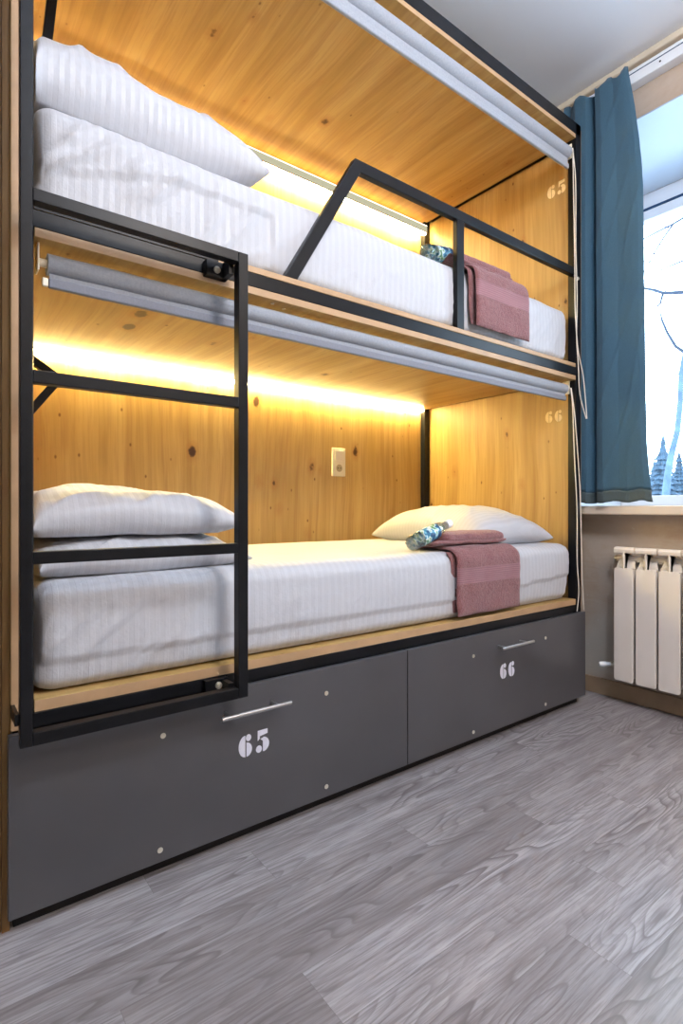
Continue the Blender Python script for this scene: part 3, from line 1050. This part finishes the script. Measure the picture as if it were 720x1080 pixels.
def curtain(z0, z1, nz, th=0.003, side=1):
    # path points: (y_top, y_bottom, x offset top, x offset bottom)
    K = [(0.150, 0.160, .000, .000), (0.125, 0.125, .016, .012), (0.105, 0.100, .000, -.006), (0.085, 0.085, -.018, -.016), (0.062, 0.060, -.014, -.020), (0.040, 0.035, -.010, -.016),
         (0.012, 0.004, .030, .026), (0.000, -0.010, .026, .030), (-0.006, -0.020, -.016, -.016), (-0.030, -0.050, -.022, -.024), (-0.058, -0.085, -.016, -.016), (-0.078, -0.12, -.010, -.008),
         (-0.098, -0.155, -.012, -.008), (-0.114, -0.190, -.010, -.012), (-0.128, -0.220, -.004, -.010), (-0.138, -0.245, .004, .000)]
    bm = bmesh.new()
    NU = 120
    grid = []
    for iz in range(nz + 1):
        z = z0 + (z1 - z0) * iz / nz
        h = (z - 0.885) / (2.775 - 0.885)
        row_ = []
        for iu in range(NU + 1):
            s = iu / NU * (len(K) - 1)
            k = min(int(s), len(K) - 2)
            f = s - k
            f = f * f * (3 - 2 * f)
            q = [K[k][a] * (1 - f) + K[k + 1][a] * f for a in range(4)]
            # narrowing: the width grows quickly just below the pleats, then slowly; flare at hem
            g = 1 - h
            bl = 0.58 * (1 - (1 - min(g / .30, 1)) ** 1.6) + 0.22 * g + 0.20 * max(0, (g - .86) / .14) ** 1.3
            y = q[0] * (1 - bl) + q[1] * bl
            x = q[2] * (1 - bl) + q[3] * bl
            wob = .006 * fbm(y * 6 + 3, z * 1.6, 4, 3) * (0.4 + g)
            fold = max(0, 1 - abs(fbm(y * 8 + z * 2.2, z * 1.1, 7, 2)) * 3) ** 3 * .004
            zz = z
            if iz == nz and z1 > 2.7:
                zz = z + .010 * math.sin(s * 1.9 + .6) - .004 + .026 * max(0, (iu / NU - .9) / .1)
            if z0 < .9 and iz == 0:
                pass
            zz += (0.010 * min(iu / NU, 1) - .004 + .004 * math.sin(s * 2)) * max(0, 1 - h * 5)
            row_.append(bm.verts.new((2.393 + x * .9 + wob - fold, y, zz)))
        grid.append(row_)
    for iz in range(nz):
        for iu in range(NU):
            bm.faces.new((grid[iz][iu], grid[iz][iu + 1], grid[iz + 1][iu + 1], grid[iz + 1][iu]))
    return bm


def thicken(o, t):
    m = o.modifiers.new('thickness', 'SOLIDIFY')
    m.thickness = t
    m.offset = 0


thicken(obj('cloth', curtain(0.935, 2.745, 110), M['curtain'], cur, smooth=True, sharp=180), .003)
thicken(obj('hem', curtain(0.885, 0.935, 5), M['curtain_hem'], cur, smooth=True, sharp=180), .0045)
for y in (0.10, 0.04, -0.03, -0.09, -0.13):
    obj('hook', tube([(2.4385, y, 2.735), (2.415, y, 2.738), (2.398, y, 2.725)], .002, 6), M['plastic'], cur)

# ================================================================ RADIATOR
rad = thing('radiator', 'white sectional aluminium radiator on the wall below the window sill', 'radiator', (2.43, -0.35, 0.11))


def rr_poly(y0, y1, z0, z1, r, n=5):
    P = []
    for cx, cz, a in ((y1 - r, z1 - r, 0), (y0 + r, z1 - r, 90), (y0 + r, z0 + r, 180), (y1 - r, z0 + r, 270)):
        P += [(cx + r * math.cos(R(a + 90 * k / n)), cz + r * math.sin(R(a + 90 * k / n))) for k in range(n + 1)]
    return P


def prism_x(poly, x0, x1, bm=None, bev=0.0):
    t = bmesh.new()
    f = t.faces.new([t.verts.new((x0, y, z)) for y, z in poly])
    r = bmesh.ops.extrude_face_region(t, geom=[f])
    for v in [g for g in r['geom'] if isinstance(g, bmesh.types.BMVert)]:
        v.co.x = x1
    bmesh.ops.recalc_face_normals(t, faces=t.faces)
    if bev:
        bmesh.ops.bevel(t, geom=[e for e in t.edges if abs(e.verts[0].co.x - x0) < 1e-6 and abs(e.verts[1].co.x - x0) < 1e-6], offset=bev, segments=2, affect='EDGES')
    return join(bm, t)


RX = 2.38
sec_proto = []
pitch = 0.0905
for s in range(6):
    yc = -0.131 - s * pitch
    if s == 0:
        # front plate with rounded corners
        bm = prism_x(rr_poly(yc - .0405, yc + .0405, .115, .604, .010), RX, RX + .010, bev=.002)
        box(RX + .010, RX + .066, yc - .0035, yc + .0035, .13, .675, bm=bm)                       # web
        box(RX + .03, RX + .045, yc - .036, yc + .036, .13, .60, .001, 1, bm=bm)                   # inner fin plate
        box(RX + .060, RX + .070, yc - .038, yc + .038, .125, .655, .002, 1, bm=bm)                # back plate
        sec = obj('section', bm, M['white_paint'], rad, smooth=True, sharp=35)
        # top cap: hood with a rounded front, a central rib and curved vents
        hood = bmesh.new()
        t = bmesh.new()
        prof = [(RX + .003, .668), (RX + .0005, .672), (RX + .001, .684), (RX + .008, .6915), (RX + .03, .693), (RX + .066, .690), (RX + .070, .684), (RX + .066, .676)]
        vs = [t.verts.new((x, yc - .0415, z)) for x, z in prof]
        f = t.faces.new(vs)
        r_ = bmesh.ops.extrude_face_region(t, geom=[f])
        for v in [g for g in r_['geom'] if isinstance(g, bmesh.types.BMVert)]:
            v.co.y = yc + .0415
        join(hood, t)
        box(RX + .001, RX + .05, yc - .0035, yc + .0035, .602, .672, .001, 1, bm=hood)
        h_ = obj('top_hood', hood, M['white_paint'], sec, smooth=True, sharp=35)
        # curved vent flap sloping from the plate back up
        t = bmesh.new()
        for (sgn) in (-1, 1):
            for k in range(5):
                z = .602 + .046 * (k / 5)
                x = RX + .024 + .020 * (k / 5) ** 1.6
                z2 = .602 + .046 * ((k + 1) / 5)
                x2 = RX + .024 + .020 * ((k + 1) / 5) ** 1.6
                a, b_ = yc + sgn * .004, yc + sgn * (.040 - .002 * k)
                v4 = [t.verts.new(p) for p in ((x, a, z), (x, b_, z), (x2, b_ - sgn * .001, z2), (x2, a, z2))]
                t.faces.new(v4)
        vf = obj('vent_flap', t, M['white_paint'], sec)
        thicken(vf, .002)
        sec_proto = [sec, h_, vf]
    else:
        c = sec.copy()
        C.objects.link(c)
        c.parent = rad
        c.location = (0, -s * pitch, 0)
        for ch in sec_proto[1:]:
            d = ch.copy()
            C.objects.link(d)
            d.parent = c
for z in (.165, .640):
    obj('header_pipe', tube([(RX + .053, -.086, z), (RX + .053, -.131 - 5 * pitch - .045, z)], .016, 18), M['white_paint'], rad, smooth=True)
obj('end_plug', tube([(RX + .053, -.072, .640), (RX + .053, -.087, .640)], .013, 12), M['bolt'], rad, smooth=True)
# feed pipe and valve
vb = tube([(RX + .053, -.086, .165), (RX + .053, -.050, .165)], .011, 14)
disc((RX + .053, -.075, .165), (0, 1, 0), .014, .012, 6, bm=vb)
tube([(RX + .053, -.05, .165), (RX + .098, -.05, .165)], .009, 12, vb)
va = obj('valve', vb, M['bolt'], rad, smooth=True)
obj('valve_cap', tube([(RX + .053, -.054, .165), (RX + .030, -.030, .163), (RX + .018, -.016, .162)], [.009, .012, .011], 14), M['white_pvc'], va, smooth=True)
for y in (-.18, -.5):
    obj('wall_bracket', box(RX + .066, XW - .001, y - .008, y + .008, .62, .655), M['white_paint'], rad)

# ================================================================ OUTDOORS
struct('ground', box(3.6, 90, -70, 70, -1.6, -1.5), M['snow'])


def P2(u, v, X):
    """world point on the plane x = X seen at photo pixel (u, v)"""
    s, c = math.sin(PSI), math.cos(PSI)
    t = (u - 360) / FPX
    y = X * (c - t * s) / (s + t * c)
    d = X * s + y * c
    return Vector((X, y + CAM.y, CAM.z - (v - 536.2) * d / FPX))


def branchy(bm, p, d, ln, r, depth, rnd):
    pts = [p]
    cur_ = p.copy()
    dd = d.normalized()
    n = 5
    for k in range(n):
        dd = (dd + Vector((rnd.uniform(-.16, .16), rnd.uniform(-.2, .2), rnd.uniform(-.12, .14)))).normalized()
        cur_ = cur_ + dd * ln / n
        pts.append(cur_.copy())
    tube(pts, [r * (1 - .75 * k / n) for k in range(n + 1)], 5, bm)
    if depth > 0:
        for k in range(1, n + 1):
            if rnd.random() < .8:
                side = Vector((rnd.uniform(-.6, .6), rnd.uniform(-1, 1), rnd.uniform(-.5, .8)))
                branchy(bm, pts[k], dd + side, ln * .5, r * .4, depth - 1, rnd)


rnd = random.Random(5)
XT = 10.0
tr = thing('birch_tree', 'pale curving birch with bare branches right outside the window', 'tree', tuple(P2(702, 560, XT).xy) + (-1.5,))
pts = [P2(700, 740, XT), P2(703, 600, XT), P2(702, 520, XT), P2(704, 500, XT), P2(708, 478, XT), P2(714, 455, XT), P2(717, 425, XT), P2(718, 395, XT), P2(722, 372, XT), P2(726, 340, XT), P2(735, 270, XT), P2(738, 160, XT)]
obj('trunk', tube(pts, [.08, .075, .06, .055, .05, .045, .042, .038, .036, .032, .025, .01], 10), M['bark'], tr, smooth=True)
obj('branch', tube([P2(722, 372, XT), P2(712, 365, XT), P2(703, 350, XT), P2(698, 338, XT), P2(696, 330, XT)], [.03, .025, .02, .018, .008], 6), M['twig'], tr)
obj('branch', tube([P2(740, 300, XT), P2(722, 308, XT), P2(708, 309, XT), P2(699, 309, XT), P2(690, 306, XT), P2(674, 303, XT), P2(650, 300, XT)], [.04, .034, .03, .028, .024, .018, .01], 6), M['twig'], tr)
obj('branch', tube([P2(699, 309, XT), P2(696, 320, XT), P2(691, 326, XT)], [.02, .014, .006], 6), M['twig'], tr)
obj('branch', tube([P2(740, 218, XT), P2(720, 230, XT), P2(710, 236, XT), P2(690, 246, XT), P2(660, 262, XT)], [.02, .018, .016, .013, .008], 6), M['twig'], tr)
obj('branch', tube([P2(710, 236, XT), P2(700, 250, XT), P2(689, 268, XT), P2(679, 287, XT)], [.014, .013, .010, .006], 6), M['twig'], tr)
obj('branch', tube([P2(745, 265, XT), P2(720, 275, XT), P2(700, 283, XT), P2(676, 298, XT)], [.016, .014, .010, .006], 6), M['twig'], tr)
obj('branch', tube([P2(735, 392, XT), P2(717, 394, XT), P2(708, 397, XT), P2(698, 400, XT)], [.012, .010, .008, .004], 6), M['twig'], tr)
for (u, v, u2, v2) in ((700, 309, 704, 300), (692, 307, 680, 310), (705, 240, 690, 232), (690, 268, 680, 262), (684, 262, 676, 270), (700, 330, 690, 326), (716, 430, 706, 432), (717, 410, 724, 400), (689, 250, 680, 256), (697, 320, 688, 322), (686, 276, 676, 273)):
    bb = bmesh.new()
    p = P2(u, v, XT)
    q = P2(u2, v2, XT)
    branchy(bb, p, (q - p) + Vector((.1, 0, 0)), (q - p).length * 1.4, .010, 0, rnd)
    obj('twig', bb, M['twig'], tr)

for i, (u, v, X, hw, lb) in enumerate(((699, 462, 24, 1.25, 'blue green snowy fir behind the birch trunk'), (690, 486, 33, 1.2, 'smaller distant fir just left of the tall fir'),
                                       (716, 478, 36, 1.3, 'distant fir at the right edge of the window view'))):
    top = P2(u, v, X)
    ft_ = thing('fir_tree', lb, 'tree', (top.x, top.y, -1.5), 'firs beyond the window')
    obj('trunk', tube([(top.x, top.y, -1.5), (top.x, top.y, top.z)], [.16, .02], 8), M['bark'], ft_, smooth=True)
    bm = bmesh.new()
    Ht = top.z + 1.5
    nl = 24
    for k in range(nl):
        f = (k + .4) / nl
        zc = top.z - Ht * .92 * f
        rr_ = hw * (f ** .85) * rnd.uniform(.85, 1.1)
        n = 18
        c0 = bm.verts.new((top.x, top.y, zc + Ht / nl * 2.2))
        ring = []
        for a in range(n):
            q = rr_ * (1.0 if a % 2 == 0 else .72) * rnd.uniform(.8, 1.15)
            ring.append(bm.verts.new((top.x + q * math.cos(2 * math.pi * a / n), top.y + q * math.sin(2 * math.pi * a / n), zc - (.22 if a % 2 == 0 else -.02) * Ht / nl * 2 * f)))
        for a in range(n):
            bm.faces.new((c0, ring[a], ring[(a + 1) % n]))
        bm.faces.new(ring[::-1])
    obj('foliage', bm, M['fir'], ft_)
